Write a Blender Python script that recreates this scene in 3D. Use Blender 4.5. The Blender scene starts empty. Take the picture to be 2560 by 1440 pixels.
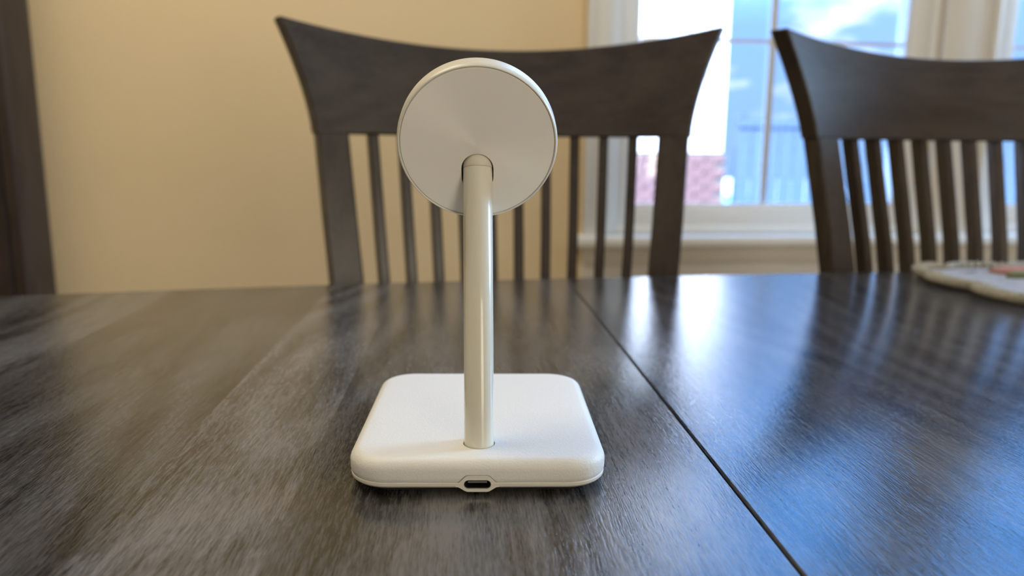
import bpy, bmesh, math, random
from mathutils import Vector, Matrix

random.seed(7)
SC = bpy.context.scene
COL = SC.collection

# ------------------------------------------------------------------ camera
TABLE_Z = 0.75
cam_data = bpy.data.cameras.new('camera')
cam = bpy.data.objects.new('camera', cam_data)
COL.objects.link(cam)
cam_data.sensor_width = 36.0
cam_data.lens = 1900 / 2560 * 36
cam_data.clip_start = 0.01
cam_data.clip_end = 300
cam.location = (0, 0, TABLE_Z + 0.112)
cam.matrix_world = (Matrix.Translation((0, 0, TABLE_Z + 0.112))
                    @ Matrix.Rotation(math.radians(90 - 10.29), 4, 'X')
                    @ Matrix.Rotation(math.radians(0.49), 4, 'Z'))
cam_data.dof.use_dof = True
cam_data.dof.focus_distance = 0.262
cam_data.dof.aperture_fstop = 8.6
SC.camera = cam

# ------------------------------------------------------------------ view
SC.view_settings.view_transform = 'Standard'
SC.view_settings.look = 'None'
SC.view_settings.gamma = 1.0
SC.view_settings.use_curve_mapping = False
SC.view_settings.exposure = 0.0
SC.cycles.max_bounces = 10
SC.cycles.diffuse_bounces = 6
SC.cycles.caustics_reflective = False
SC.cycles.caustics_refractive = False
SC.cycles.sample_clamp_indirect = 6.0

# ------------------------------------------------------------------ world
def N(nt, kind, loc=None, **kw):
    n = nt.nodes.new(kind)
    for k, v in kw.items():
        if k in n.inputs.keys() if hasattr(n.inputs, 'keys') else False:
            n.inputs[k].default_value = v
        else:
            setattr(n, k, v)
    return n


def ramp(nt, stops, fac=None):
    n = nt.nodes.new('ShaderNodeValToRGB')
    e = n.color_ramp.elements
    while len(e) < len(stops):
        e.new(0.5)
    for i, (p, c) in enumerate(stops):
        e[i].position = p
        e[i].color = (c[0], c[1], c[2], 1) if isinstance(c, (tuple, list)) else (c, c, c, 1)
    if fac is not None:
        nt.links.new(fac, n.inputs[0])
    return n


def math_node(nt, op, a, b=None, clamp=False):
    n = nt.nodes.new('ShaderNodeMath')
    n.operation = op
    n.use_clamp = clamp
    for i, v in enumerate((a, b)):
        if v is None:
            continue
        if isinstance(v, (int, float)):
            n.inputs[i].default_value = v
        else:
            nt.links.new(v, n.inputs[i])
    return n.outputs[0]


def mix_rgb(nt, fac, a, b, mode='MIX'):
    n = nt.nodes.new('ShaderNodeMix')
    n.data_type = 'RGBA'
    n.blend_type = mode
    for idx, v in ((0, fac), (6, a), (7, b)):
        if isinstance(v, (int, float)):
            n.inputs[idx].default_value = v
        elif isinstance(v, (tuple, list)):
            n.inputs[idx].default_value = (v[0], v[1], v[2], 1)
        else:
            nt.links.new(v, n.inputs[idx])
    return n.outputs[2]


world = bpy.data.worlds.new('sky')
SC.world = world
world.use_nodes = True
wt = world.node_tree
wt.nodes.clear()
tc = wt.nodes.new('ShaderNodeTexCoord')
sep = wt.nodes.new('ShaderNodeSeparateXYZ')
wt.links.new(tc.outputs['Generated'], sep.inputs[0])
grad = ramp(wt, [(0.0, (0.40, 0.72, 1.3)), (0.15, (0.40, 0.82, 1.8)), (0.40, (0.98, 3.25, 8.3)), (1.0, (0.90, 3.0, 7.8))], sep.outputs['Z'])
# clouds: direction projected to a flat layer, broad puffs
zc = math_node(wt, 'ADD', math_node(wt, 'MAXIMUM', sep.outputs['Z'], 0.0), 0.35)
px = math_node(wt, 'DIVIDE', sep.outputs['X'], zc)
py = math_node(wt, 'DIVIDE', sep.outputs['Y'], zc)
cmb = wt.nodes.new('ShaderNodeCombineXYZ')
wt.links.new(px, cmb.inputs[0])
wt.links.new(py, cmb.inputs[1])
cn = wt.nodes.new('ShaderNodeTexNoise')
cn.inputs['Scale'].default_value = 1.9
cn.inputs['Detail'].default_value = 6
cn.inputs['Roughness'].default_value = 0.55
wt.links.new(cmb.outputs[0], cn.inputs['Vector'])
cf = ramp(wt, [(0.54, 0.0), (0.72, 1.0)], cn.outputs['Fac'])
skyc = mix_rgb(wt, cf.outputs['Color'], grad.outputs['Color'], (2.6, 2.8, 3.4))
bg = wt.nodes.new('ShaderNodeBackground')
wt.links.new(skyc, bg.inputs['Color'])
bg.inputs['Strength'].default_value = 1.0
wo = wt.nodes.new('ShaderNodeOutputWorld')
wt.links.new(bg.outputs[0], wo.inputs['Surface'])


# ------------------------------------------------------------------ lights
def area(name, loc, target, size, size_y, power, color):
    d = bpy.data.lights.new(name, 'AREA')
    d.shape = 'RECTANGLE'
    d.size, d.size_y = size, size_y
    d.energy = power
    d.color = color
    o = bpy.data.objects.new(name, d)
    COL.objects.link(o)
    o.location = loc
    o.rotation_euler = (Vector(target) - Vector(loc)).to_track_quat('-Z', 'Y').to_euler()
    return o


sun_d = bpy.data.lights.new('sun', 'SUN')
sun_d.energy = 18.0
sun_d.color = (1.0, 0.95, 0.88)
sun_d.angle = math.radians(0.6)
sun = bpy.data.objects.new('sun', sun_d)
COL.objects.link(sun)
sun.rotation_euler = (Vector((0.35, 0.75, -0.62))).to_track_quat('-Z', 'Y').to_euler()

A = math.atan(0.115)          # the room stands turned a little to the camera
CA, SA = math.cos(A), math.sin(A)


def RM(u, v, z=0.0):          # room frame: u along the back wall, v towards it
    return Vector((u * CA - v * SA, u * SA + v * CA, z))


ROOM = Matrix.Rotation(A, 4, 'Z')
U0, U1, V0, V1, H = -2.2, 3.0, -2.6, 1.609, 2.55
# daylight through the big window in the right wall, then two added warm fill lights
area('window_daylight', RM(U1 + 0.5, 1.45, 2.2), RM(0.0, 0.25, 0.75), 1.3, 1.8, 470, (0.42, 0.68, 1.0))
area('overhead_fill', RM(-0.75, 0.85, H - 0.06), RM(-0.75, 0.85, 0), 0.9, 0.9, 18.5, (1.0, 0.88, 0.62))  # added warm fill from above for wall and table, no fixture seen
area('front_wall_fill', RM(1.3, V0 + 0.05, 1.15), RM(1.3, V1, 1.15), 1.1, 1.9, 37, (1.0, 0.92, 0.75))  # added warm fill behind the camera, wall_front has no opening here


# ------------------------------------------------------------------ materials
def principled(name):
    m = bpy.data.materials.new(name)
    m.use_nodes = True
    nt = m.node_tree
    return m, nt, nt.nodes['Principled BSDF']


def plain(name, col, rough=0.5, spec=0.5, metallic=0.0, noise=0.04, nscale=40, bump=0.0, bscale=300, coat=0.0):
    m, nt, b = principled(name)
    t = nt.nodes.new('ShaderNodeTexCoord')
    n = nt.nodes.new('ShaderNodeTexNoise')
    n.inputs['Scale'].default_value = nscale
    n.inputs['Detail'].default_value = 4
    nt.links.new(t.outputs['Object'], n.inputs['Vector'])
    lo = tuple(c * (1 - noise) for c in col)
    hi = tuple(min(1, c * (1 + noise)) for c in col)
    r = ramp(nt, [(0.3, lo), (0.7, hi)], n.outputs['Fac'])
    nt.links.new(r.outputs['Color'], b.inputs['Base Color'])
    b.inputs['Roughness'].default_value = rough
    b.inputs['Specular IOR Level'].default_value = spec
    b.inputs['Metallic'].default_value = metallic
    b.inputs['Coat Weight'].default_value = coat
    if bump:
        n2 = nt.nodes.new('ShaderNodeTexNoise')
        n2.inputs['Scale'].default_value = bscale
        n2.inputs['Detail'].default_value = 3
        nt.links.new(t.outputs['Object'], n2.inputs['Vector'])
        bp = nt.nodes.new('ShaderNodeBump')
        bp.inputs['Strength'].default_value = 1.0
        bp.inputs['Distance'].default_value = bump
        nt.links.new(n2.outputs['Fac'], bp.inputs['Height'])
        nt.links.new(bp.outputs['Normal'], b.inputs['Normal'])
    return m


def wood(name, dark, light, rough=0.24, fine=(330, 14), broad=(26, 1.6), axis='Y', bump=0.00012, coat=0.0, coat_ior=1.5, vary=0.25):
    """Stained wood: long grain along one local axis, short pores, a tone per piece."""
    m, nt, b = principled(name)
    t = nt.nodes.new('ShaderNodeTexCoord')
    oi = nt.nodes.new('ShaderNodeObjectInfo')
    off = nt.nodes.new('ShaderNodeVectorMath')
    off.operation = 'SCALE'
    off.inputs[0].default_value = (3.1, 7.7, 1.3)
    nt.links.new(oi.outputs['Random'], off.inputs['Scale'])
    add = nt.nodes.new('ShaderNodeVectorMath')
    add.operation = 'ADD'
    nt.links.new(t.outputs['Object'], add.inputs[0])
    nt.links.new(off.outputs[0], add.inputs[1])

    def scaled(across, along):
        mp = nt.nodes.new('ShaderNodeMapping')
        s = [across, across, across]
        s['XYZ'.index(axis)] = along
        mp.inputs['Scale'].default_value = s
        nt.links.new(add.outputs[0], mp.inputs['Vector'])
        return mp.outputs[0]

    # slow warping so that the fibres drift
    wn = nt.nodes.new('ShaderNodeTexNoise')
    wn.inputs['Scale'].default_value = 1.0
    wn.inputs['Detail'].default_value = 2
    nt.links.new(scaled(9, 5), wn.inputs['Vector'])

    def noise(vec, detail, rough_=0.6, dist=0.0):
        n = nt.nodes.new('ShaderNodeTexNoise')
        n.inputs['Scale'].default_value = 1.0
        n.inputs['Detail'].default_value = detail
        n.inputs['Roughness'].default_value = rough_
        n.inputs['Distortion'].default_value = dist
        nt.links.new(vec, n.inputs['Vector'])
        return n.outputs['Fac']

    def warped(vec, k):
        va = nt.nodes.new('ShaderNodeVectorMath')
        va.operation = 'MULTIPLY_ADD'
        nt.links.new(wn.outputs['Color'], va.inputs[0])
        va.inputs[1].default_value = (k, k, k)
        nt.links.new(vec, va.inputs[2])
        return va.outputs[0]

    f1 = noise(warped(scaled(*fine), 3.0), 3, 0.65)
    f2 = noise(warped(scaled(fine[0] * 3.0, fine[1] * 4.0), 4.0), 2, 0.6)
    br = noise(warped(scaled(*broad), 1.6), 3, 0.55, 0.4)
    # cathedral figure: contour lines of a stretched field
    fld = noise(scaled(9, 1.9), 1, 0.4)
    w = math_node(nt, 'SINE', math_node(nt, 'MULTIPLY', fld, 70.0))
    w = math_node(nt, 'MULTIPLY', math_node(nt, 'ADD', w, 1.0), 0.5)
    g = math_node(nt, 'ADD', math_node(nt, 'MULTIPLY', f1, 0.32), math_node(nt, 'MULTIPLY', br, 0.28))
    g = math_node(nt, 'ADD', g, math_node(nt, 'MULTIPLY', f2, 0.34))
    g = math_node(nt, 'ADD', g, math_node(nt, 'MULTIPLY', w, 0.085))
    r = ramp(nt, [(0.40, dark), (0.62, light)], g)
    tone = math_node(nt, 'ADD', math_node(nt, 'MULTIPLY', oi.outputs['Random'], 2 * vary), 1.0 - vary)
    vm = nt.nodes.new('ShaderNodeVectorMath')
    vm.operation = 'SCALE'
    nt.links.new(r.outputs['Color'], vm.inputs[0])
    sc_c = nt.nodes.new('ShaderNodeSeparateColor')
    nt.links.new(oi.outputs['Color'], sc_c.inputs[0])
    nt.links.new(math_node(nt, 'MULTIPLY', tone, sc_c.outputs[0]), vm.inputs['Scale'])
    nt.links.new(vm.outputs[0], b.inputs['Base Color'])
    rr = math_node(nt, 'ADD', math_node(nt, 'MULTIPLY', f2, 0.10), rough - 0.05)
    nt.links.new(rr, b.inputs['Roughness'])
    b.inputs['Specular IOR Level'].default_value = 0.5
    b.inputs['Coat Weight'].default_value = coat
    b.inputs['Coat IOR'].default_value = coat_ior
    b.inputs['Coat Roughness'].default_value = rough * 0.8
    if bump:
        bp = nt.nodes.new('ShaderNodeBump')
        bp.inputs['Strength'].default_value = 1.0
        bp.inputs['Distance'].default_value = bump
        hsum = math_node(nt, 'ADD', f2, math_node(nt, 'MULTIPLY', f1, 0.7))
        nt.links.new(hsum, bp.inputs['Height'])
        nt.links.new(bp.outputs['Normal'], b.inputs['Normal'])
    return m


def glass(name, tint=(0.985, 0.99, 0.99)):
    m = bpy.data.materials.new(name)
    m.use_nodes = True
    nt = m.node_tree
    nt.nodes.clear()
    tr = nt.nodes.new('ShaderNodeBsdfTransparent')
    tr.inputs[0].default_value = (*tint, 1)
    gl = nt.nodes.new('ShaderNodeBsdfGlossy')
    gl.inputs['Roughness'].default_value = 0.02
    lw = nt.nodes.new('ShaderNodeLayerWeight')
    lw.inputs['Blend'].default_value = 0.5
    fres = math_node(nt, 'MULTIPLY_ADD', math_node(nt, 'POWER', lw.outputs['Facing'], 5.0), 0.96)
    fres.node.inputs[2].default_value = 0.04
    mx = nt.nodes.new('ShaderNodeMixShader')
    nt.links.new(fres, mx.inputs[0])
    nt.links.new(tr.outputs[0], mx.inputs[1])
    nt.links.new(gl.outputs[0], mx.inputs[2])
    out = nt.nodes.new('ShaderNodeOutputMaterial')
    nt.links.new(mx.outputs[0], out.inputs[0])
    return m


def leather(name, col):
    m, nt, b = principled(name)
    t = nt.nodes.new('ShaderNodeTexCoord')
    n1 = nt.nodes.new('ShaderNodeTexNoise')
    n1.inputs['Scale'].default_value = 1150
    n1.inputs['Detail'].default_value = 3
    n1.inputs['Roughness'].default_value = 0.6
    n1.inputs['Distortion'].default_value = 0.6
    v = nt.nodes.new('ShaderNodeTexVoronoi')
    v.inputs['Scale'].default_value = 1250
    nt.links.new(t.outputs['Object'], n1.inputs['Vector'])
    nt.links.new(t.outputs['Object'], v.inputs['Vector'])
    hsum = math_node(nt, 'ADD', n1.outputs['Fac'], math_node(nt, 'MULTIPLY', v.outputs['Distance'], 0.35))
    bp = nt.nodes.new('ShaderNodeBump')
    bp.inputs['Strength'].default_value = 1.0
    bp.inputs['Distance'].default_value = 0.00009
    nt.links.new(hsum, bp.inputs['Height'])
    nt.links.new(bp.outputs['Normal'], b.inputs['Normal'])
    r = ramp(nt, [(0.3, tuple(c * 0.97 for c in col)), (0.7, col)], n1.outputs['Fac'])
    nt.links.new(r.outputs['Color'], b.inputs['Base Color'])
    b.inputs['Roughness'].default_value = 0.48
    return m


def brushed_disc(name, col):
    m, nt, b = principled(name)
    tg = nt.nodes.new('ShaderNodeTangent')
    tg.direction_type = 'RADIAL'
    tg.axis = 'Z'
    nt.links.new(tg.outputs[0], b.inputs['Tangent'])
    t = nt.nodes.new('ShaderNodeTexCoord')
    ln = nt.nodes.new('ShaderNodeVectorMath')
    ln.operation = 'LENGTH'
    nt.links.new(t.outputs['Object'], ln.inputs[0])
    n1 = nt.nodes.new('ShaderNodeTexNoise')
    n1.noise_dimensions = '1D'
    n1.inputs['Scale'].default_value = 6000
    nt.links.new(ln.outputs['Value'], n1.inputs['W'])
    r = ramp(nt, [(0.3, tuple(c * 0.985 for c in col)), (0.7, col)], n1.outputs['Fac'])
    nt.links.new(r.outputs['Color'], b.inputs['Base Color'])
    b.inputs['Metallic'].default_value = 0.12
    b.inputs['Roughness'].default_value = 0.42
    b.inputs['Anisotropic'].default_value = 0.75
    return m


M = {}
M['table'] = wood('table_wood', (0.016, 0.0155, 0.0155), (0.150, 0.146, 0.146), rough=0.155, coat=0.0, vary=0.05, fine=(620, 46), bump=0.00008)
M['chair'] = wood('chair_wood', (0.022, 0.017, 0.015), (0.050, 0.040, 0.034), rough=0.34, axis='Z', fine=(160, 8), bump=0.00003, vary=0.1)
M['rail'] = wood('rail_wood', (0.022, 0.017, 0.015), (0.050, 0.040, 0.034), rough=0.34, axis='X', fine=(160, 8), bump=0.00003, vary=0.1)
M['cabinet'] = wood('cabinet_wood', (0.018, 0.011, 0.010), (0.045, 0.030, 0.026), rough=0.4, axis='Z', fine=(120, 6), bump=0.0, vary=0.05)
M['cabinet_panel'] = wood('cabinet_panel_wood', (0.028, 0.006, 0.010), (0.055, 0.014, 0.018), rough=0.4, axis='Z', fine=(120, 6), bump=0.0, vary=0.05)
M['wall'] = plain('beige_wall_paint', (0.78, 0.63, 0.40), rough=0.75, spec=0.3, noise=0.015, nscale=3, bump=0.0003, bscale=250)
M['ceiling'] = plain('ceiling_paint', (0.80, 0.78, 0.72), rough=0.9, noise=0.02, bump=0.0006, bscale=120)
M['trim'] = plain('white_trim_paint', (0.72, 0.69, 0.62), rough=0.4, noise=0.02, nscale=6)
M['vinyl'] = plain('white_window_vinyl', (0.80, 0.81, 0.80), rough=0.35, noise=0.01, nscale=6)
M['floor'] = wood('floor_wood', (0.10, 0.06, 0.035), (0.24, 0.15, 0.085), rough=0.35, axis='X', fine=(90, 4), bump=0.0, vary=0.15)
M['glass'] = glass('window_glass')
M['leather'] = leather('white_leather', (0.84, 0.835, 0.82))
M['plastic'] = plain('white_matte_plastic', (0.80, 0.775, 0.72), rough=0.42, noise=0.01, nscale=80)
M['pole'] = plain('glossy_ivory_paint', (0.74, 0.71, 0.61), rough=0.22, noise=0.008, nscale=120, coat=0.5)
M['cap'] = plain('satin_ivory', (0.70, 0.66, 0.57), rough=0.4, noise=0.01, nscale=120)
M['disc'] = brushed_disc('brushed_satin_disc', (0.90, 0.87, 0.82))
M['rim'] = plain('white_rim', (0.74, 0.72, 0.66), rough=0.33, noise=0.01, nscale=120)
M['rubber'] = plain('black_rubber', (0.012, 0.012, 0.013), rough=0.7, noise=0.05)
M['socket'] = plain('dark_socket_metal', (0.03, 0.03, 0.032), rough=0.45, metallic=0.4, noise=0.03)
M['tongue'] = plain('socket_tongue', (0.20, 0.19, 0.19), rough=0.4, noise=0.03)
M['mat'] = plain('grey_quilted_cloth', (0.36, 0.35, 0.37), rough=0.9, noise=0.12, nscale=160, bump=0.0012, bscale=260)
M['cord'] = plain('olive_beige_braid', (0.37, 0.355, 0.30), rough=0.9, noise=0.25, nscale=320, bump=0.0012, bscale=500)
M['coral'] = plain('coral_applique', (0.40, 0.18, 0.13), rough=0.9, noise=0.15, nscale=140, bump=0.0008, bscale=400)
M['leaf'] = plain('green_applique', (0.14, 0.17, 0.07), rough=0.9, noise=0.15, nscale=140, bump=0.0008, bscale=400)
M['snow'] = plain('snow', (0.86, 0.89, 0.94), rough=0.8, noise=0.03, nscale=1.5, bump=0.02, bscale=4)
M['siding'] = plain('white_house_siding', (0.80, 0.82, 0.84), rough=0.6, noise=0.03, nscale=2)
M['brick'] = plain('red_brick', (0.16, 0.095, 0.096), rough=0.85, noise=0.18, nscale=14)
M['mortar'] = plain('mortar', (0.16, 0.148, 0.152), rough=0.9, noise=0.05)
M['fence'] = plain('blue_fence_paint', (0.046, 0.090, 0.142), rough=0.7, noise=0.06, nscale=3)
M['roof'] = plain('grey_shingle', (0.30, 0.32, 0.35), rough=0.9, noise=0.15, nscale=8)
M['houseglass'] = plain('dark_house_glass', (0.30, 0.36, 0.36), rough=0.15, noise=0.05)


# ------------------------------------------------------------------ helpers
def obj(name, me, mat=None, parent=None, loc=(0, 0, 0), rot=None, smooth=None):
    if isinstance(me, bmesh.types.BMesh):
        bm = me
        bmesh.ops.recalc_face_normals(bm, faces=bm.faces)
        me = bpy.data.meshes.new(name)
        bm.to_mesh(me)
        bm.free()
    if smooth is not None:
        for p in me.polygons:
            p.use_smooth = True
        me.set_sharp_from_angle(angle=math.radians(smooth))
    if mat is not None and not me.materials:
        me.materials.append(M[mat])
    o = bpy.data.objects.new(name, me)
    COL.objects.link(o)
    o.parent = parent
    o.location = loc
    if rot is not None:
        o.rotation_euler = rot
    return o


def empty(name, loc, rotz=0.0):
    o = bpy.data.objects.new(name, None)
    o.empty_display_size = 0.05
    COL.objects.link(o)
    o.location = loc
    o.rotation_euler = (0, 0, rotz)
    return o


def tag(o, label=None, cat=None, group=None, kind=None):
    for k, v in (('label', label), ('category', cat), ('group', group), ('kind', kind)):
        if v:
            o[k] = v
    return o


def add_box(bm, lo, hi, bevel=0.0, seg=2):
    c = [(a + b) / 2 for a, b in zip(lo, hi)]
    s = [b - a for a, b in zip(lo, hi)]
    r = bmesh.ops.create_cube(bm, size=1.0, matrix=Matrix.Translation(c) @ Matrix.Diagonal((*s, 1)))
    if bevel:
        es = set()
        for v in r['verts']:
            es.update(v.link_edges)
        bmesh.ops.bevel(bm, geom=list(es), offset=bevel, segments=seg, profile=0.5, affect='EDGES')


def box(name, lo, hi, mat, parent=None, bevel=0.0, seg=2, **kw):
    bm = bmesh.new()
    add_box(bm, lo, hi, bevel, seg)
    return obj(name, bm, mat, parent, smooth=35 if bevel else None, **kw)


def loft(bm, loops, cap0=True, cap1=True):
    rings = [[bm.verts.new(p) for p in lp] for lp in loops]
    n = len(rings[0])
    for a, b in zip(rings, rings[1:]):
        for i in range(n):
            j = (i + 1) % n
            bm.faces.new((a[i], a[j], b[j], b[i]))
    if cap0:
        bm.faces.new(list(reversed(rings[0])))
    if cap1:
        bm.faces.new(rings[-1])
    return rings


def rrect(w, d, r, z, n=10, bow=0.0):
    """Rounded rectangle loop (ccw) of full width w, depth d."""
    pts = []
    for cx, cy, a0 in ((w / 2 - r, d / 2 - r, 0), (-w / 2 + r, d / 2 - r, 90), (-w / 2 + r, -d / 2 + r, 180), (w / 2 - r, -d / 2 + r, 270)):
        for i in range(n + 1):
            a = math.radians(a0 + 90 * i / n)
            pts.append(Vector((cx + r * math.cos(a), cy + r * math.sin(a), z)))
    return pts


def lathe(bm, prof, n=96):
    loops = []
    for r, s in prof:
        loops.append([Vector((r * math.cos(2 * math.pi * i / n), r * math.sin(2 * math.pi * i / n), s)) for i in range(n)])
    loft(bm, loops)


def stadium(w, h, n=12):
    r = h / 2
    pts = []
    for cx, a0 in ((w / 2 - r, -90), (-w / 2 + r, 90)):
        for i in range(n + 1):
            a = math.radians(a0 + 180 * i / n)
            pts.append((cx + r * math.cos(a), r * math.sin(a)))
    return pts


def cut(o, cutters):
    """Boolean difference baked into the mesh; the cutters are removed."""
    for c in cutters:
        md = o.modifiers.new('cut', 'BOOLEAN')
        md.operation = 'DIFFERENCE'
        md.solver = 'EXACT'
        md.object = c
    bpy.context.view_layer.update()
    dg = bpy.context.evaluated_depsgraph_get()
    me = bpy.data.meshes.new_from_object(o.evaluated_get(dg))
    o.modifiers.clear()
    o.data = me
    for p in me.polygons:
        p.use_smooth = True
    me.set_sharp_from_angle(angle=math.radians(32))


def drop(o):
    bpy.data.objects.remove(o, do_unlink=True)


def copy_thing(root, loc, rotz):
    r = root.copy()
    COL.objects.link(r)
    r.location = loc
    r.rotation_euler = (0, 0, rotz)
    for ch in list(root.children):
        c = ch.copy()
        COL.objects.link(c)
        c.parent = r
        for g in ch.children:
            d = g.copy()
            COL.objects.link(d)
            d.parent = c
    return r


# ================================================================== ROOM
def structure(o, **kw):
    o['kind'] = 'structure'
    for k, v in kw.items():
        o[k] = v
    return o


def room_box(name, lo, hi, mat, parent=None, bevel=0.0):
    o = box(name, lo, hi, mat, parent, bevel)
    if parent is None:
        o.rotation_euler = (0, 0, A)
        structure(o)
    return o


T = 0.14
room_box('floor', (U0 - T, V0 - T, -0.12), (U1 + T, V1 + T, 0), 'floor')
room_box('ceiling', (U0 - T, V0 - T, H), (U1 + T, V1 + T, H + 0.12), 'ceiling')
room_box('wall_left', (U0 - T, V0, 0), (U0, V1, H), 'wall')
room_box('wall_front', (U0 - T, V0 - T, 0), (U1 + T, V0, H), 'wall')

# back wall with two window openings
WIN_Z0, WIN_Z1 = TABLE_Z - 0.0664, TABLE_Z + 1.43
W1 = (0.388, 1.1185)
W2 = (1.245, 1.9755)
bm = bmesh.new()
for lo, hi in (((U0 - T, V1, 0), (W1[0], V1 + T, H)), ((W1[0], V1, 0), (W2[1], V1 + T, WIN_Z0)),
               ((W1[0], V1, WIN_Z1), (W2[1], V1 + T, H)), ((W1[1], V1, WIN_Z0), (W2[0], V1 + T, WIN_Z1)),
               ((W2[1], V1, 0), (U1 + T, V1 + T, H))):
    add_box(bm, lo, hi)
structure(obj('wall_back', bm, 'wall', rot=(0, 0, A)))
# right wall with one wide window opening
RW = (0.65, 1.5)
bm = bmesh.new()
for lo, hi in (((U1, V0, 0), (U1 + T, RW[0], H)), ((U1, RW[0], 0), (U1 + T, RW[1], WIN_Z0)),
               ((U1, RW[0], WIN_Z1), (U1 + T, RW[1], H)), ((U1, RW[1], 0), (U1 + T, V1, H))):
    add_box(bm, lo, hi)
structure(obj('wall_right', bm, 'wall', rot=(0, 0, A)))

# baseboards
room_box('baseboard_back', (U0, V1 - 0.014, 0), (U1, V1, 0.10), 'trim', bevel=0.003)
room_box('baseboard_left', (U0, V0, 0), (U0 + 0.014, V1 - 0.014, 0.10), 'trim', bevel=0.003)

# window casing, sill and apron on the back wall
CW = 0.055
room_box('trim_1', (W1[0] - CW, V1 - 0.018, WIN_Z0), (W1[0], V1, WIN_Z1), 'trim', bevel=0.004)
room_box('trim_2', (W1[1], V1 - 0.018, WIN_Z0), (W2[0], V1, WIN_Z1), 'trim', bevel=0.004)
room_box('trim_3', (W2[1], V1 - 0.018, WIN_Z0), (W2[1] + CW, V1, WIN_Z1), 'trim', bevel=0.004)
room_box('trim_4', (W1[0] - CW, V1 - 0.02, WIN_Z1), (W2[1] + CW, V1, WIN_Z1 + 0.07), 'trim', bevel=0.004)
# inner bead on the left casing and the mull casing
room_box('trim_5', (W1[0] - CW, V1 - 0.024, WIN_Z0), (W1[0] - CW + 0.012, V1 - 0.018, WIN_Z1), 'trim', bevel=0.002)
room_box('trim_6', (W2[0] - 0.020, V1 - 0.024, WIN_Z0), (W2[0] - 0.004, V1 - 0.018, WIN_Z1), 'trim', bevel=0.002)
room_box('sill_trim_7', (W1[0] - CW - 0.02, V1 - 0.045, WIN_Z0 - 0.024), (W2[1] + CW + 0.02, V1 + 0.06, WIN_Z0), 'vinyl', bevel=0.006).name = 'trim_7'
room_box('trim_8', (W1[0] - CW, V1 - 0.018, WIN_Z0 - 0.062), (W2[1] + CW, V1, WIN_Z0 - 0.024), 'trim', bevel=0.004)
room_box('trim_9', (W1[0] - CW, V1 - 0.011, WIN_Z0 - 0.105), (W2[1] + CW, V1, WIN_Z0 - 0.062), 'trim', bevel=0.003)


def window(n, u0, u1):
    """Recessed vinyl unit: outer frame, sash, grille bars between two panes."""
    root = empty('window_%d' % n, RM(u0, V1, WIN_Z0), A)
    root['kind'] = 'structure'
    w, h = u1 - u0, WIN_Z1 - WIN_Z0
    f, s = 0.019, 0.040

    def ring(name, a, y0, y1, wd, mat='vinyl', bevel=0.003):
        bm = bmesh.new()
        lo, hi = a, (w - a, h - a)
        add_box(bm, (a, y0, a), (a + wd, y1, h - a), bevel)
        add_box(bm, (w - a - wd, y0, a), (w - a, y1, h - a), bevel)
        add_box(bm, (a + wd, y0, a), (w - a - wd, y1, a + wd), bevel)
        add_box(bm, (a + wd, y0, h - a - wd), (w - a - wd, y1, h - a), bevel)
        return obj(name, bm, mat, root, smooth=35)

    ring('window_frame', 0.0, 0.002, 0.110, f)
    ring('sash', f, 0.012, 0.068, s)
    ring('glazing_bead', f + s, 0.018, 0.024, 0.007, bevel=0.0015)
    g = f + s
    rows = 4
    bm = bmesh.new()
    add_box(bm, (w / 2 - 0.008, 0.029, g), (w / 2 + 0.008, 0.037, h - g), 0.002)
    obj('grille_bar', bm, 'vinyl', root, smooth=35)
    ph = (0.347 - 0.0055)
    z0 = 0.0664 + 0.0055
    for k in range(1, rows):
        bm = bmesh.new()
        add_box(bm, (g, 0.030, z0 + ph * k - 0.0045), (w - g, 0.036, z0 + ph * k + 0.0045), 0.0015)
        obj('grille_bar', bm, 'vinyl', root, smooth=35)
    for y in (0.024, 0.044):
        bm = bmesh.new()
        add_box(bm, (g - 0.004, y - 0.0015, g - 0.004), (w - g + 0.004, y + 0.0015, h - g + 0.004))
        obj('pane', bm, 'glass', root)
    return root


window(1, *W1)
window(2, *W2)
# right wall window (frame and panes), outside the picture
root = empty('window_3', RM(U1, RW[1], WIN_Z0), A - math.pi / 2)
root['kind'] = 'structure'
w3, h3 = RW[1] - RW[0], WIN_Z1 - WIN_Z0
bm = bmesh.new()
for lo, hi in (((0, 0.03, 0), (0.06, 0.11, h3)), ((w3 - 0.06, 0.03, 0), (w3, 0.11, h3)), ((0.06, 0.03, 0), (w3 - 0.06, 0.11, 0.06)),
               ((0.06, 0.03, h3 - 0.06), (w3 - 0.06, 0.11, h3)), ((w3 / 2 - 0.03, 0.04, 0.06), (w3 / 2 + 0.03, 0.10, h3 - 0.06))):
    add_box(bm, lo, hi, 0.003)
obj('window_frame', bm, 'vinyl', root, smooth=35)
for a, b in ((0.06, w3 / 2 - 0.03), (w3 / 2 + 0.03, w3 - 0.06)):
    box('pane', (a, 0.066, 0.06), (b, 0.070, h3 - 0.06), 'glass', root)


# ================================================================== OUTSIDE
bm = bmesh.new()
gx = [(-14 + 2.0 * i) for i in range(24)]
gy = [2.2 + 1.4 * j for j in range(24)]
vv = [[bm.verts.new((x, y, -0.32 + 0.05 * math.sin(x * 1.3) * math.cos(y * 0.9))) for x in gx] for y in gy]
for j in range(23):
    for i in range(23):
        bm.faces.new((vv[j][i], vv[j][i + 1], vv[j + 1][i + 1], vv[j + 1][i]))
structure(obj('ground', bm, 'snow', smooth=60))

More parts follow.
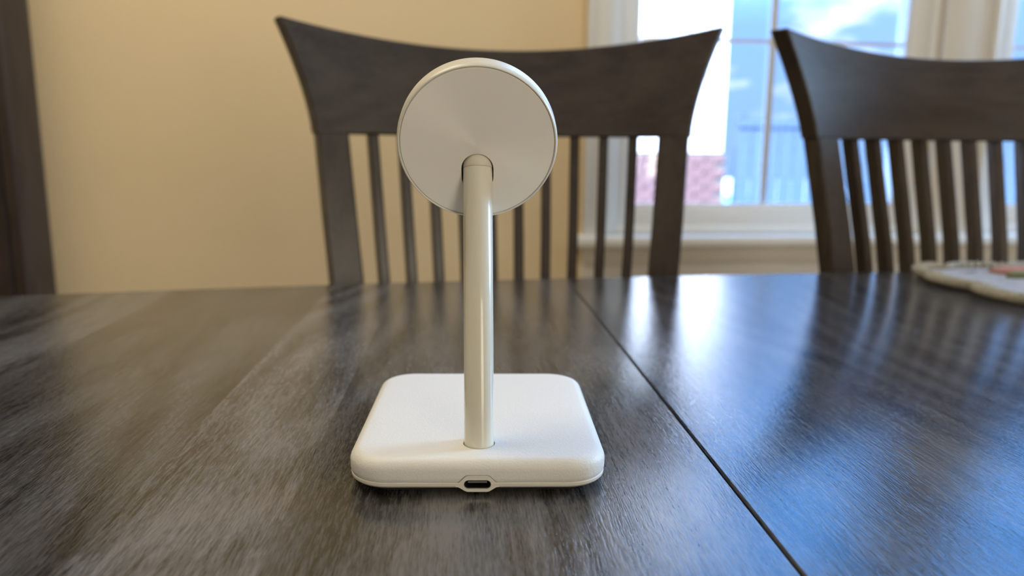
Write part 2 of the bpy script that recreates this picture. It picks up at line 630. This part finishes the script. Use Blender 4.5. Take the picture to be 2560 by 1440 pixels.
# neighbour's white house with a brick foot
hx0, hx1, hy = -1.6, 2.23, 8.2
house = empty('neighbor_house', ((hx0 + hx1) / 2, hy, -0.35))
tag(house, 'white sided house with brick base seen through the window, left of the pale blue fence', 'house')
cx = (hx0 + hx1) / 2
hw = (hx1 - hx0) / 2
bm = bmesh.new()
add_box(bm, (-hw, 0.06, 0), (hw, 5.0, 6.3))
obj('wall', bm, 'siding', house)
n_s = 19
sw = 2 * hw / n_s
bm = bmesh.new()
add_box(bm, (-sw / 2 + 0.006, 0, 0), (sw / 2 - 0.006, 0.06, 5.1), 0.006, 1)
src = obj('siding_board', bm, 'siding', house, loc=(-hw + sw / 2, 0, 1.2))
wx0, wx1, wz0, wz1 = 1.33 - cx, 1.72 - cx, 2.46, 3.6
for i in range(1, n_s):
    o = src.copy()
    COL.objects.link(o)
    o.location.x = -hw + sw * (i + 0.5)
bm = bmesh.new()
for lo, hi in (((wx0 - 0.08, -0.04, wz0 - 0.08), (wx0, 0.02, wz1 + 0.08)), ((wx1, -0.04, wz0 - 0.08), (wx1 + 0.08, 0.02, wz1 + 0.08)),
               ((wx0, -0.04, wz0 - 0.08), (wx1, 0.02, wz0)), ((wx0, -0.04, wz1), (wx1, 0.02, wz1 + 0.08))):
    add_box(bm, lo, hi, 0.008, 1)
hwf = obj('house_window', bm, 'siding', house)
box('pane', (wx0, -0.012, wz0), (wx1, 0.008, wz1), 'houseglass', hwf)
bm = bmesh.new()
add_box(bm, (-hw, -0.08, 0), (hw, 0.06, 1.18))
obj('brick_backing', bm, 'mortar', house)
bm = bmesh.new()
add_box(bm, (-0.1, -0.03, -0.0325), (0.1, 0.03, 0.0325), 0.006, 1)
bsrc = None
for r in range(9):
    z = 1.14 - r * 0.077
    for k in range(11):
        x = hw - 0.11 - k * 0.212 - (0.1 if r % 2 else 0)
        if bsrc is None:
            bsrc = obj('brick', bm, 'brick', house, loc=(x, -0.09, z))
        else:
            o = bsrc.copy()
            COL.objects.link(o)
            o.location = (x, -0.09 + random.uniform(-0.004, 0.004), z)
bm = bmesh.new()
loft(bm, [[Vector(p) for p in ((-hw - 0.02, -0.3, 6.25), (hw + 0.02, -0.3, 6.25), (hw + 0.02, 5.3, 6.25), (-hw - 0.02, 5.3, 6.25))],
          [Vector(p) for p in ((-hw - 0.02, 2.4, 7.6), (hw + 0.02, 2.4, 7.6), (hw + 0.02, 2.6, 7.6), (-hw - 0.02, 2.6, 7.6))]])
obj('roof', bm, 'roof', house)

# pale blue board fence
fence = empty('board_fence', (2.285, 7.9, -0.35))
tag(fence, 'pale blue board fence seen through the window, right of the brick house base', 'fence')
bw = 0.145
bm = bmesh.new()
add_box(bm, (-bw / 2 + 0.004, -0.011, 0), (bw / 2 - 0.004, 0.011, 1.44), 0.004, 1)
src = obj('board', bm, 'fence', fence, loc=(bw / 2, 0, 0.03))
for i in range(1, 52):
    o = src.copy()
    COL.objects.link(o)
    o.location = (bw * (i + 0.5), random.uniform(-0.004, 0.004), 0.03 + random.uniform(-0.006, 0.006))
for z in (0.35, 1.18):
    box('rail', (0, 0.012, z), (7.55, 0.05, z + 0.09), 'fence', fence, 0.004, 1)
box('top_rail', (0, -0.05, 1.46), (7.55, 0.06, 1.53), 'fence', fence, 0.006, 1)
bm = bmesh.new()
add_box(bm, (-0.05, 0.02, 0), (0.05, 0.12, 1.6), 0.008, 1)
psrc = obj('post', bm, 'fence', fence, loc=(0.05, 0, 0))
for i in range(1, 4):
    o = psrc.copy()
    COL.objects.link(o)
    o.location = (2.55 * i, 0, 0)

# ================================================================== TABLE
TY = math.atan(0.064)
table = empty('dining_table', (0.0911, 0, 0), TY)
tag(table, 'dark stained wooden dining table with a gap where its two leaves meet', 'table')


def far_edge(u):               # gently bowed long side
    return 0.672 + 0.128 * u - 0.10 * u * u


NEAR = -0.34
U_L, U_R = -0.72, 1.75
TH = 0.026


def board(u0, u1, c0, c1, tone=1.0):
    """One glued board of the top; c0, c1 are the arrises on its two sides."""
    n = 6
    us = [u0 + (u1 - u0) * i / n for i in range(n + 1)]

    def outline(i0, i1, e, z):
        a, b = u0 + i0, u1 - i1
        q = [a + (b - a) * i / n for i in range(n + 1)]
        pts = [Vector((a, NEAR + e, z)), Vector((b, NEAR + e, z))]
        pts += [Vector((x, far_edge(x) - e, z)) for x in reversed(q)]
        return pts
    bm = bmesh.new()
    loops = [outline(0, 0, 0.004, -TH), outline(0, 0, 0, -TH + 0.004), outline(0, 0, 0, -0.004)]
    loops.append(outline(c0 * 0.3, c1 * 0.3, 0.0012, -max(c0, c1, 0.0001) if max(c0, c1) < 0.0012 else -0.0012))
    loops[-1] = outline(0, 0, 0.0012, -0.0009)
    loops.append(outline(c0 * 0.45, c1 * 0.45, 0.0022, -0.0003))
    loops.append(outline(c0, c1, 0.004, 0))
    loft(bm, loops)
    o = obj('board', bm, 'table', table, loc=(0, 0, TABLE_Z), smooth=20)
    o.color = (tone, tone, tone, 1)         # each board's own stain tone
    return o


left_seams = [-0.0004, -0.1465, -0.1995, -0.318, -0.43, -0.545, -0.64, U_L]
right_seams = [0.0004, 0.118, 0.226, 0.355, 0.47, 0.60, 0.73, 0.86, 0.985, 1.11, 1.235, 1.36, 1.49, 1.62, U_R]
tones = [0.88, 1.25, 0.70, 1.1, 0.8, 1.1, 0.9]
for a, b, t in zip(left_seams, left_seams[1:], tones):
    board(b, a, 0.0, 0.0006 if a == -0.0004 else 0.0, t)
for i, (a, b) in enumerate(zip(right_seams, right_seams[1:])):
    board(a, b, 0.0006 if a == 0.0004 else 0.0, 0.0, (0.62, 0.55, 0.66, 0.58)[i % 4])
ap = TABLE_Z - TH
bm = bmesh.new()
for lo, hi in (((U_L + 0.16, NEAR + 0.12, ap - 0.085), (U_R - 0.12, NEAR + 0.142, ap)), ((U_L + 0.16, 0.46, ap - 0.085), (U_R - 0.12, 0.482, ap)),
               ((U_L + 0.16, NEAR + 0.142, ap - 0.085), (U_L + 0.182, 0.46, ap)), ((U_R - 0.142, NEAR + 0.142, ap - 0.085), (U_R - 0.12, 0.46, ap))):
    add_box(bm, lo, hi, 0.003)
obj('apron', bm, 'rail', table, smooth=35)
for x in (U_L + 0.17, U_R - 0.13):
    for y in (NEAR + 0.14, 0.462):
        bm = bmesh.new()
        loft(bm, [[Vector((x + sx * r, y + sy * r, z)) for sx, sy in ((-1, -1), (1, -1), (1, 1), (-1, 1))] for z, r in ((0, 0.026), (0.02, 0.028), (0.6, 0.040), (ap, 0.040))])
        obj('leg', bm, 'chair', table)

# ================================================================== CHAIRS
ZB, ZT, ZM = TABLE_Z + 0.1255, TABLE_Z + 0.2345, TABLE_Z + 0.2122
SAG = 0.05
REC = 0.28


def back_y(x, z):              # curved in plan, leaning back
    return -SAG * (x / 0.215) ** 2 + REC * max(z - 0.93, -0.16) + 0.20 * min(0.0, z - 0.77)


def shrink(z):
    return 1.0 - 0.60 * max(0.0, min(0.2, ZB - z))


def make_chair():
    root = empty('dining_chair', (0, 0, 0))
    # wide flared top rail
    bm = bmesh.new()
    nx, nz, th = 28, 10, 0.022
    grid = {}
    for side, dy in ((0, -th / 2), (1, th / 2)):
        for j in range(nz + 1):
            t = j / nz
            hw_ = 0.1850 + 0.0340 * t ** 1.4
            for i in range(nx + 1):
                q = -1 + 2 * i / nx
                x = q * hw_
                zt = ZM + (ZT - ZM) * q * q
                z = ZB + (zt - ZB) * t
                sl = -2 * SAG * x / 0.215 ** 2
                nrm = Vector((-sl, 1, 0)).normalized()
                grid[side, i, j] = bm.verts.new((x + nrm.x * dy, back_y(x, z) + nrm.y * dy, z))
    for j in range(nz):
        for i in range(nx):
            bm.faces.new((grid[0, i, j], grid[0, i + 1, j], grid[0, i + 1, j + 1], grid[0, i, j + 1]))
            bm.faces.new((grid[1, i, j], grid[1, i, j + 1], grid[1, i + 1, j + 1], grid[1, i + 1, j]))
    for i in range(nx):
        bm.faces.new((grid[0, i, 0], grid[1, i, 0], grid[1, i + 1, 0], grid[0, i + 1, 0]))
        bm.faces.new((grid[0, i, nz], grid[0, i + 1, nz], grid[1, i + 1, nz], grid[1, i, nz]))
    for j in range(nz):
        bm.faces.new((grid[0, 0, j], grid[0, 0, j + 1], grid[1, 0, j + 1], grid[1, 0, j]))
        bm.faces.new((grid[0, nx, j], grid[1, nx, j], grid[1, nx, j + 1], grid[0, nx, j + 1]))
    o = obj('top_rail', bm, 'rail', root, smooth=40)
    md = o.modifiers.new('soft', 'BEVEL')
    md.width = 0.002
    md.segments = 2
    md.limit_method = 'ANGLE'

    def bar(x_top, w, d, z0, z1, name, mat='chair', zs=6, taper=1.0):
        bm = bmesh.new()
        loops = []
        for k in range(zs + 1):
            z = z0 + (z1 - z0) * k / zs
            x = x_top * shrink(z)
            y = back_y(x, z) if z > 0.44 else back_y(x, 0.44) + 0.22 * (0.44 - z)
            tt = taper + (1 - taper) * min(1, z / 0.44)
            sl = -2 * SAG * x / 0.215 ** 2
            tx = Vector((1, sl, 0)).normalized()
            ny = Vector((-sl, 1, 0)).normalized()
            c = Vector((x, y, z))
            c1 = 0.0015
            loop = []
            for sx, sy in ((-1, -1), (1, -1), (1, 1), (-1, 1)):
                a, b = w / 2 * tt, d / 2 * tt
                p1 = c + tx * sx * (a - c1) + ny * sy * b
                p2 = c + tx * sx * a + ny * sy * (b - c1)
                loop += [p1, p2] if sx * sy < 0 else [p2, p1]
            loops.append(loop)
        loft(bm, loops)
        return obj(name, bm, mat, root, smooth=30)

    for s in (-1, 1):
        bar(s * 0.1695, 0.030, 0.0215, 0.0, ZB + 0.002, 'rear_leg', zs=10, taper=0.85)
    for k in range(10):
        bar((k - 4.5) * 0.0292, 0.0098, 0.0165, 0.545, ZB + 0.004, 'slat')
    # lower back rail, seat, front legs, aprons
    bm = bmesh.new()
    loops = []
    for k in range(13):
        x = -0.148 + 0.296 * k / 12
        y = back_y(x, 0.52)
        loops.append([Vector((x, y - 0.011, 0.50)), Vector((x, y + 0.011, 0.50)), Vector((x, y + 0.011, 0.545)), Vector((x, y - 0.011, 0.545))])
    loft(bm, loops)
    obj('lower_rail', bm, 'rail', root, smooth=40)
    bm = bmesh.new()
    yb = back_y(0, 0.45)
    loops = []
    for z, e in ((0.435, 0.012), (0.44, 0.004), (0.452, 0.0), (0.458, 0.003), (0.461, 0.012)):
        loops.append([Vector(p) for p in ((-0.150 + e, yb - 0.03 - e, z), (-0.205 + e, yb - 0.43 + e, z), (-0.12, yb - 0.452 + e, z), (0.12, yb - 0.452 + e, z), (0.205 - e, yb - 0.43 + e, z), (0.150 - e, yb - 0.03 - e, z))])
    loft(bm, loops)
    obj('seat', bm, 'rail', root, smooth=40)
    for s in (-1, 1):
        bm = bmesh.new()
        x, y = s * 0.172, yb - 0.40
        loft(bm, [[Vector((x + a * r, y + b * r, z)) for a, b in ((-1, -1), (1, -1), (1, 1), (-1, 1))] for z, r in ((0, 0.014), (0.30, 0.019), (0.434, 0.019))])
        obj('front_leg', bm, 'chair', root)
    bm = bmesh.new()
    add_box(bm, (-0.152, yb - 0.41, 0.375), (0.152, yb - 0.39, 0.434), 0.002)
    for s in (-1, 1):
        add_box(bm, (s * 0.155 - 0.009, yb - 0.38, 0.375), (s * 0.155 + 0.009, yb - 0.06, 0.434), 0.002)
    obj('seat_apron', bm, 'rail', root, smooth=40)
    return root


chair1 = make_chair()
tag(chair1, 'dark wooden slat back dining chair directly behind the white charging stand', 'chair', 'dining chairs along the far side of the table')
chair2 = copy_thing(chair1, (0.479, 0.857, 0), 0.10)
chair1.location = (-0.0115, 0.810, 0)
chair1.rotation_euler = (0, 0, 0.093)
chair2['label'] = 'dark wooden slat back dining chair beside the placemat, in front of the windows'

# ================================================================== CABINET
cab = empty('wall_cabinet', RM(-0.743, V1, 0), A)
tag(cab, 'tall dark wood cabinet against the beige wall, left of the chairs', 'cabinet')
CD, CWD, CH = 0.112, 0.72, 2.05
box('side_panel', (-0.022, -CD, 0), (0, 0, CH), 'cabinet', cab, 0.003)
box('side_panel', (-CWD, -CD, 0), (-CWD + 0.022, 0, CH), 'cabinet', cab, 0.003)
box('top', (-CWD + 0.022, -CD, CH - 0.025), (-0.022, 0, CH), 'cabinet', cab, 0.003)
box('plinth', (-CWD + 0.022, -CD + 0.01, 0), (-0.022, 0, 0.09), 'cabinet', cab, 0.003)
box('back_panel', (-CWD + 0.022, -0.008, 0.09), (-0.022, 0, CH - 0.025), 'cabinet', cab)
for x0, x1 in ((-CWD + 0.024, -CWD / 2 - 0.001), (-CWD / 2 + 0.001, -0.024)):
    d = box('door', (x0, -CD + 0.012, 0.095), (x1, -CD + 0.026, CH - 0.03), 'cabinet_panel', cab, 0.002)
    bm = bmesh.new()
    for lo, hi in (((x0, -CD - 0.002, 0.095), (x0 + 0.05, -CD + 0.012, CH - 0.03)), ((x1 - 0.05, -CD - 0.002, 0.095), (x1, -CD + 0.012, CH - 0.03)),
                   ((x0 + 0.05, -CD - 0.002, 0.095), (x1 - 0.05, -CD + 0.012, 0.16)), ((x0 + 0.05, -CD - 0.002, CH - 0.09), (x1 - 0.05, -CD + 0.012, CH - 0.03))):
        add_box(bm, lo, hi, 0.002)
    obj('door_frame', bm, 'cabinet', d, smooth=35)

# ================================================================== PLACEMAT
mat_c = Vector((0.608, 0.566, TABLE_Z))
mat_rot = 0.09
placemat = empty('placemat', mat_c, mat_rot)
tag(placemat, 'grey quilted placemat with scalloped braided border and coral motif, before the right chair', 'placemat')
MW, MD = 0.435, 0.335
base_loop = rrect(MW, MD, 0.05, 0, n=8)
# arc-length resample, scalloped outwards
dense = []
for p, q in zip(base_loop, base_loop[1:] + base_loop[:1]):
    k = max(1, int((q - p).length / 0.002))
    for i in range(k):
        dense.append(p.lerp(q, i / k))
per = sum((q - p).length for p, q in zip(dense, dense[1:] + dense[:1]))
n_lobes = 24
acc, sc = 0.0, []
for p, q in zip(dense, dense[1:] + dense[:1]):
    tdir = (q - p)
    acc += tdir.length
    nrm = Vector((tdir.y, -tdir.x, 0)).normalized()
    ph = (acc / per * n_lobes) % 1.0
    sc.append((p + nrm * (0.015 * math.sqrt(max(0, 1 - (2 * ph - 1) ** 2))), nrm))
bm = bmesh.new()
loops = []
for z, e in ((0.0004, 0.004), (0.0015, 0.001), (0.0030, 0.002), (0.0042, 0.010), (0.0044, 0.03)):
    loops.append([Vector((p.x - nn.x * e, p.y - nn.y * e, z)) for p, nn in sc])
loft(bm, loops)
obj('cloth', bm, 'mat', placemat, smooth=50)
# braided border: fat lobes following the scallops
bm = bmesh.new()
step = per / n_lobes
pts = []
acc = 0
lob = None
cen = []
a2, j = 0.0, 0
for k in range(n_lobes):
    tgt = (k + 0.5) * step
    while True:
        p, q = dense[j % len(dense)], dense[(j + 1) % len(dense)]
        l = (q - p).length
        if a2 + l >= tgt:
            t = (q - p).normalized()
            cen.append((p, t))
            break
        a2 += l
        j += 1
for p, t in cen:
    nrm = Vector((t.y, -t.x, 0))
    for s in range(-4, 5):                      # strands of the braid across each lobe
        u = s / 4.5
        c = p + t * (u * step * 0.5) + nrm * (0.0140 * math.sqrt(1 - u * u) - 0.003)
        mm = Matrix.Translation(c + Vector((0, 0, 0.0050))) @ Matrix.Rotation(math.atan2(t.y, t.x) + 0.9 - u * 0.5, 4, 'Z') @ Matrix.Diagonal((0.0105, 0.0034, 0.0048, 1))
        bmesh.ops.create_uvsphere(bm, u_segments=8, v_segments=6, radius=1.0, matrix=mm)
obj('braided_border', bm, 'cord', placemat, smooth=60)


def petal(name, mat, length, width, loc, ang):
    bm = bmesh.new()
    lp = [[], [], []]
    for i in range(20):
        a = 2 * math.pi * i / 20
        x = length / 2 * math.cos(a)
        y = width / 2 * math.sin(a) * (1 - 0.25 * math.cos(a))
        lp[0].append(Vector((x, y, 0.0)))
        lp[1].append(Vector((x, y, 0.0030)))
        lp[2].append(Vector((x * 0.85, y * 0.85, 0.0048)))
    loft(bm, lp)
    return obj(name, bm, mat, placemat, loc=loc, rot=(0, 0, ang), smooth=40)


for lx, ly, ang, ln, wd in ((-0.105, 0.142, 0.05, 0.10, 0.034), (-0.030, 0.138, -0.15, 0.11, 0.036), (0.060, 0.142, 0.10, 0.10, 0.034)):
    petal('petal', 'coral', ln, wd, (lx, ly, 0.0041), ang)
for lx, ly, ang, ln, wd in ((-0.135, 0.116, 0.1, 0.05, 0.014), (-0.075, 0.112, -0.15, 0.05, 0.014)):
    petal('leaf', 'leaf', ln, wd, (lx, ly, 0.0041), ang)

# ================================================================== CHARGING STAND
YAW = math.radians(1.6)
S0 = Vector((-0.0122, 0.2842, TABLE_Z))
stand = empty('charging_stand', S0, YAW)
tag(stand, 'white charging stand with round head on a slim pole and square leather topped base', 'charging stand')
SINV = (Matrix.Translation(S0) @ Matrix.Rotation(YAW, 4, 'Z')).inverted()


def SL(x, y, z):              # world point above the table -> stand frame
    return SINV @ Vector((x, y, TABLE_Z + z))


BW, BD, BR = 0.0872, 0.1012, 0.0140
FRONT = -BD / 2
# rubber foot
bm = bmesh.new()
loft(bm, [rrect(BW - 0.010, BD - 0.010, BR - 0.004, 0.0), rrect(BW - 0.009, BD - 0.009, BR - 0.004, 0.0022)])
obj('rubber_foot', bm, 'rubber', stand, smooth=35)
# lower tray
bm = bmesh.new()
loft(bm, [rrect(BW - 2 * e, BD - 2 * e, BR - e * 0.8, z) for e, z in ((0.0045, 0.0018), (0.0022, 0.0020), (0.0009, 0.0026), (0.0003, 0.0033), (0.0002, 0.0042), (0.0005, 0.00445))])
tray = obj('lower_tray', bm, 'plastic', stand, smooth=40)
# leather topped pad
bm = bmesh.new()
prof = [(0.0009, 0.0043), (0.0005, 0.0046), (0.0002, 0.0050), (0.0, 0.0060), (0.0, 0.0084)]
for i in range(1, 9):
    a = math.radians(90 * i / 8)
    prof.append((0.0036 * (1 - math.cos(a)), 0.0084 + 0.0038 * math.sin(a)))
prof += [(0.0062, 0.01235), (0.012, 0.0124)]
loft(bm, [rrect(BW - 2 * e, BD - 2 * e, max(BR - e * 0.75, 0.004), z, n=12) for e, z in prof])
pad = obj('leather_pad', bm, 'leather', stand, smooth=40)

# pole: leans over the pad
P0 = SL(-0.01085, 0.2482, 0.0105)
P1 = SL(-0.01240, 0.2701, 0.1055)
axis = (P1 - P0).normalized()
PR = 0.00515
QP = axis.to_track_quat('Z', 'Y')
bm = bmesh.new()
L = (P1 - P0).length
lathe(bm, [(PR * 0.99, 0), (PR, 0.0002), (PR, L - 0.00025), (PR - 0.00015, L)], 64)
pole = obj('pole', bm, 'pole', stand, loc=P0, smooth=40)
pole.rotation_euler = QP.to_euler()
# joint cap on the pole's upper end
bm = bmesh.new()
lathe(bm, [(PR - 0.0003, 0.0), (PR - 0.0001, 0.00015)] + [(PR * math.cos(math.radians(a)) - 0.0000, 0.0003 + 0.0062 * math.sin(math.radians(a))) for a in range(0, 90, 9)] + [(0.0002, 0.0003 + 0.0062)], 64)
cap = obj('joint_cap', bm, 'cap', stand, loc=P1, smooth=50)
cap.rotation_euler = QP.to_euler()

# port surround: a plate that swells out of the tray around the socket
PZ = 0.00385
hole = stadium(0.0089, 0.0030)


def bump_outline(g=0.0):
    """Upper swelling and lower swelling joined by the thin tray line (x, z)."""
    zt, zs, zb, zl = 0.0070 + g, 0.0044 + g * 0.6, 0.0021 - g, 0.0012 - g
    pts = []

    def s_curve(xa, za, xb, zb_, n=14):
        for i in range(n + 1):
            t = i / n
            k = 0.5 - 0.5 * math.cos(math.pi * t)
            pts.append((xa + (xb - xa) * t, za + (zb_ - za) * k))
    s_curve(0.0072 + g, zs - 0.0003, 0.0030 + g * 0.6, zt)
    s_curve(-0.0030 - g * 0.6, zt, -0.0072 - g, zs - 0.0003)
    s_curve(-0.0072 - g, 0.0030 - g, -0.0030 - g, zl)
    s_curve(0.0030 + g, zl, 0.0072 + g, 0.0030 - g)
    return pts


def plate(name, out, y0, y1, mat, inset=0.00025):
    bm = bmesh.new()
    cxm = sum(p[0] for p in out) / len(out)
    czm = sum(p[1] for p in out) / len(out)

    def lp(k, y):
        return [Vector((cxm + (x - cxm) * (1 - k * 0.02), y, czm + (z - czm) * (1 - k * 0.05))) for x, z in out]
    loft(bm, [lp(0, y1), lp(0, y0 + 0.00025), lp(0.4, y0 + 0.00008), lp(1, y0)])
    return obj(name, bm, mat, stand, smooth=40)


def prism(pts, y0, y1, flare=0.0, zc=0.0):
    bm = bmesh.new()
    loops = []
    for y, k in ((y0, 1 + flare), (y0 + 0.0008, 1.0 + flare * 0.15), (y0 + 0.0014, 1.0), (y1, 1.0)):
        loops.append([Vector((x * k if abs(k - 1) < 1e-9 else x + (0.0006 * flare * (1 if x > 0 else -1)) * (k - 1) / max(flare, 1e-6), y, zc + z * k)) for x, z in pts])
    loft(bm, loops)
    return obj('cutter', bm, None, stand)


surround = plate('port_surround', bump_outline(0.0), FRONT + 0.00026, FRONT + 0.004, 'plastic')
rec = plate('cutter', bump_outline(0.00028), FRONT - 0.002, FRONT + 0.0038, None)
hc = prism(hole, FRONT - 0.0010, FRONT + 0.0072, 0.30, PZ)
pc = obj('cutter', bpy.data.meshes.new('c'), None, stand)
bmc = bmesh.new()
lathe(bmc, [(PR + 0.00035, -0.001), (PR + 0.00035, 0.02)], 48)
bmesh.ops.recalc_face_normals(bmc, faces=bmc.faces)
bmc.to_mesh(pc.data)
bmc.free()
pc.location = P0
pc.rotation_euler = QP.to_euler()
cut(pad, [rec, hc, pc])
cut(tray, [hc])
cut(surround, [hc])
drop(rec)
drop(hc)
drop(pc)
# socket: dark liner and tongue
bm = bmesh.new()
h2 = stadium(0.00875, 0.00285)
h3_ = stadium(0.0083, 0.0024)
n = len(h2)
loops = [[Vector((x, y, PZ + z)) for x, z in src_] for src_, y in ((h3_, FRONT + 0.0066), (h2, FRONT + 0.0066), (h2, FRONT + 0.0007), (h3_, FRONT + 0.0007), (h3_, FRONT + 0.0060))]
rings = [[bm.verts.new(p) for p in lp] for lp in loops[1:]]
for a, b in zip(rings, rings[1:]):
    for i in range(n):
        k = (i + 1) % n
        bm.faces.new((a[i], a[k], b[k], b[i]))
bm.faces.new(rings[0])
bm.faces.new(list(reversed(rings[-1])))
port = obj('port', bm, 'socket', stand, smooth=40)
box('tongue', (-0.0032, FRONT + 0.0012, PZ + 0.00015), (0.0032, FRONT + 0.0058, PZ + 0.00080), 'tongue', port, 0.0001, 1)

# round head
TILT = math.radians(21.0)
DC = SL(-0.01235, 0.2655, 0.1136)
RX = Matrix.Rotation(math.radians(-90) + TILT, 4, 'X')     # lathe +Z -> away and up
head_rot = RX.to_euler()
bm = bmesh.new()
lathe(bm, [(0.0002, 0.00075), (0.0266, 0.00075), (0.0268, 0.0007), (0.02712, 0.00035), (0.02716, 0.0000), (0.02735, -0.00010), (0.0276, -0.00002), (0.02785, 0.0004), (0.02808, 0.0013), (0.02815, 0.0024),
           (0.02815, 0.0068), (0.02805, 0.0078), (0.0277, 0.0086), (0.0271, 0.0091), (0.0264, 0.00925), (0.0002, 0.00925)], 128)
for v in bm.verts:
    v.co.x *= 0.986
    v.co.y *= 0.986
head = obj('charger_head', bm, 'rim', stand, loc=DC, rot=head_rot, smooth=40)
bm = bmesh.new()
lathe(bm, [(0.0002, 0.00075), (0.02685, 0.00075), (0.02685, 0.00018), (0.02668, 0.0), (0.0002, 0.0)], 128)
for v in bm.verts:
    v.co.x *= 0.986
    v.co.y *= 0.986
back = obj('back_plate', bm, 'disc', stand, loc=DC, rot=head_rot, smooth=40)
# slot that takes the joint: local +Y of the lathe frame points down
ytop, ybot, sw_ = 0.0175, 0.0032, 0.0112
bm = bmesh.new()
r_ = sw_ / 2
out = []
for cy, a0 in ((ytop - r_, 0), (ybot + r_, 180)):
    for i in range(17):
        a = math.radians(a0 + 180 * i / 16)
        out.append((r_ * math.cos(a), cy + r_ * math.sin(a)))
loft(bm, [[Vector((x, y, s)) for x, y in out] for s in (-0.004, 0.0078)])
sc_ = obj('cutter', bm, None, stand, loc=DC, rot=head_rot)
cut(head, [sc_])
cut(back, [sc_])
drop(sc_)

bpy.context.view_layer.update()
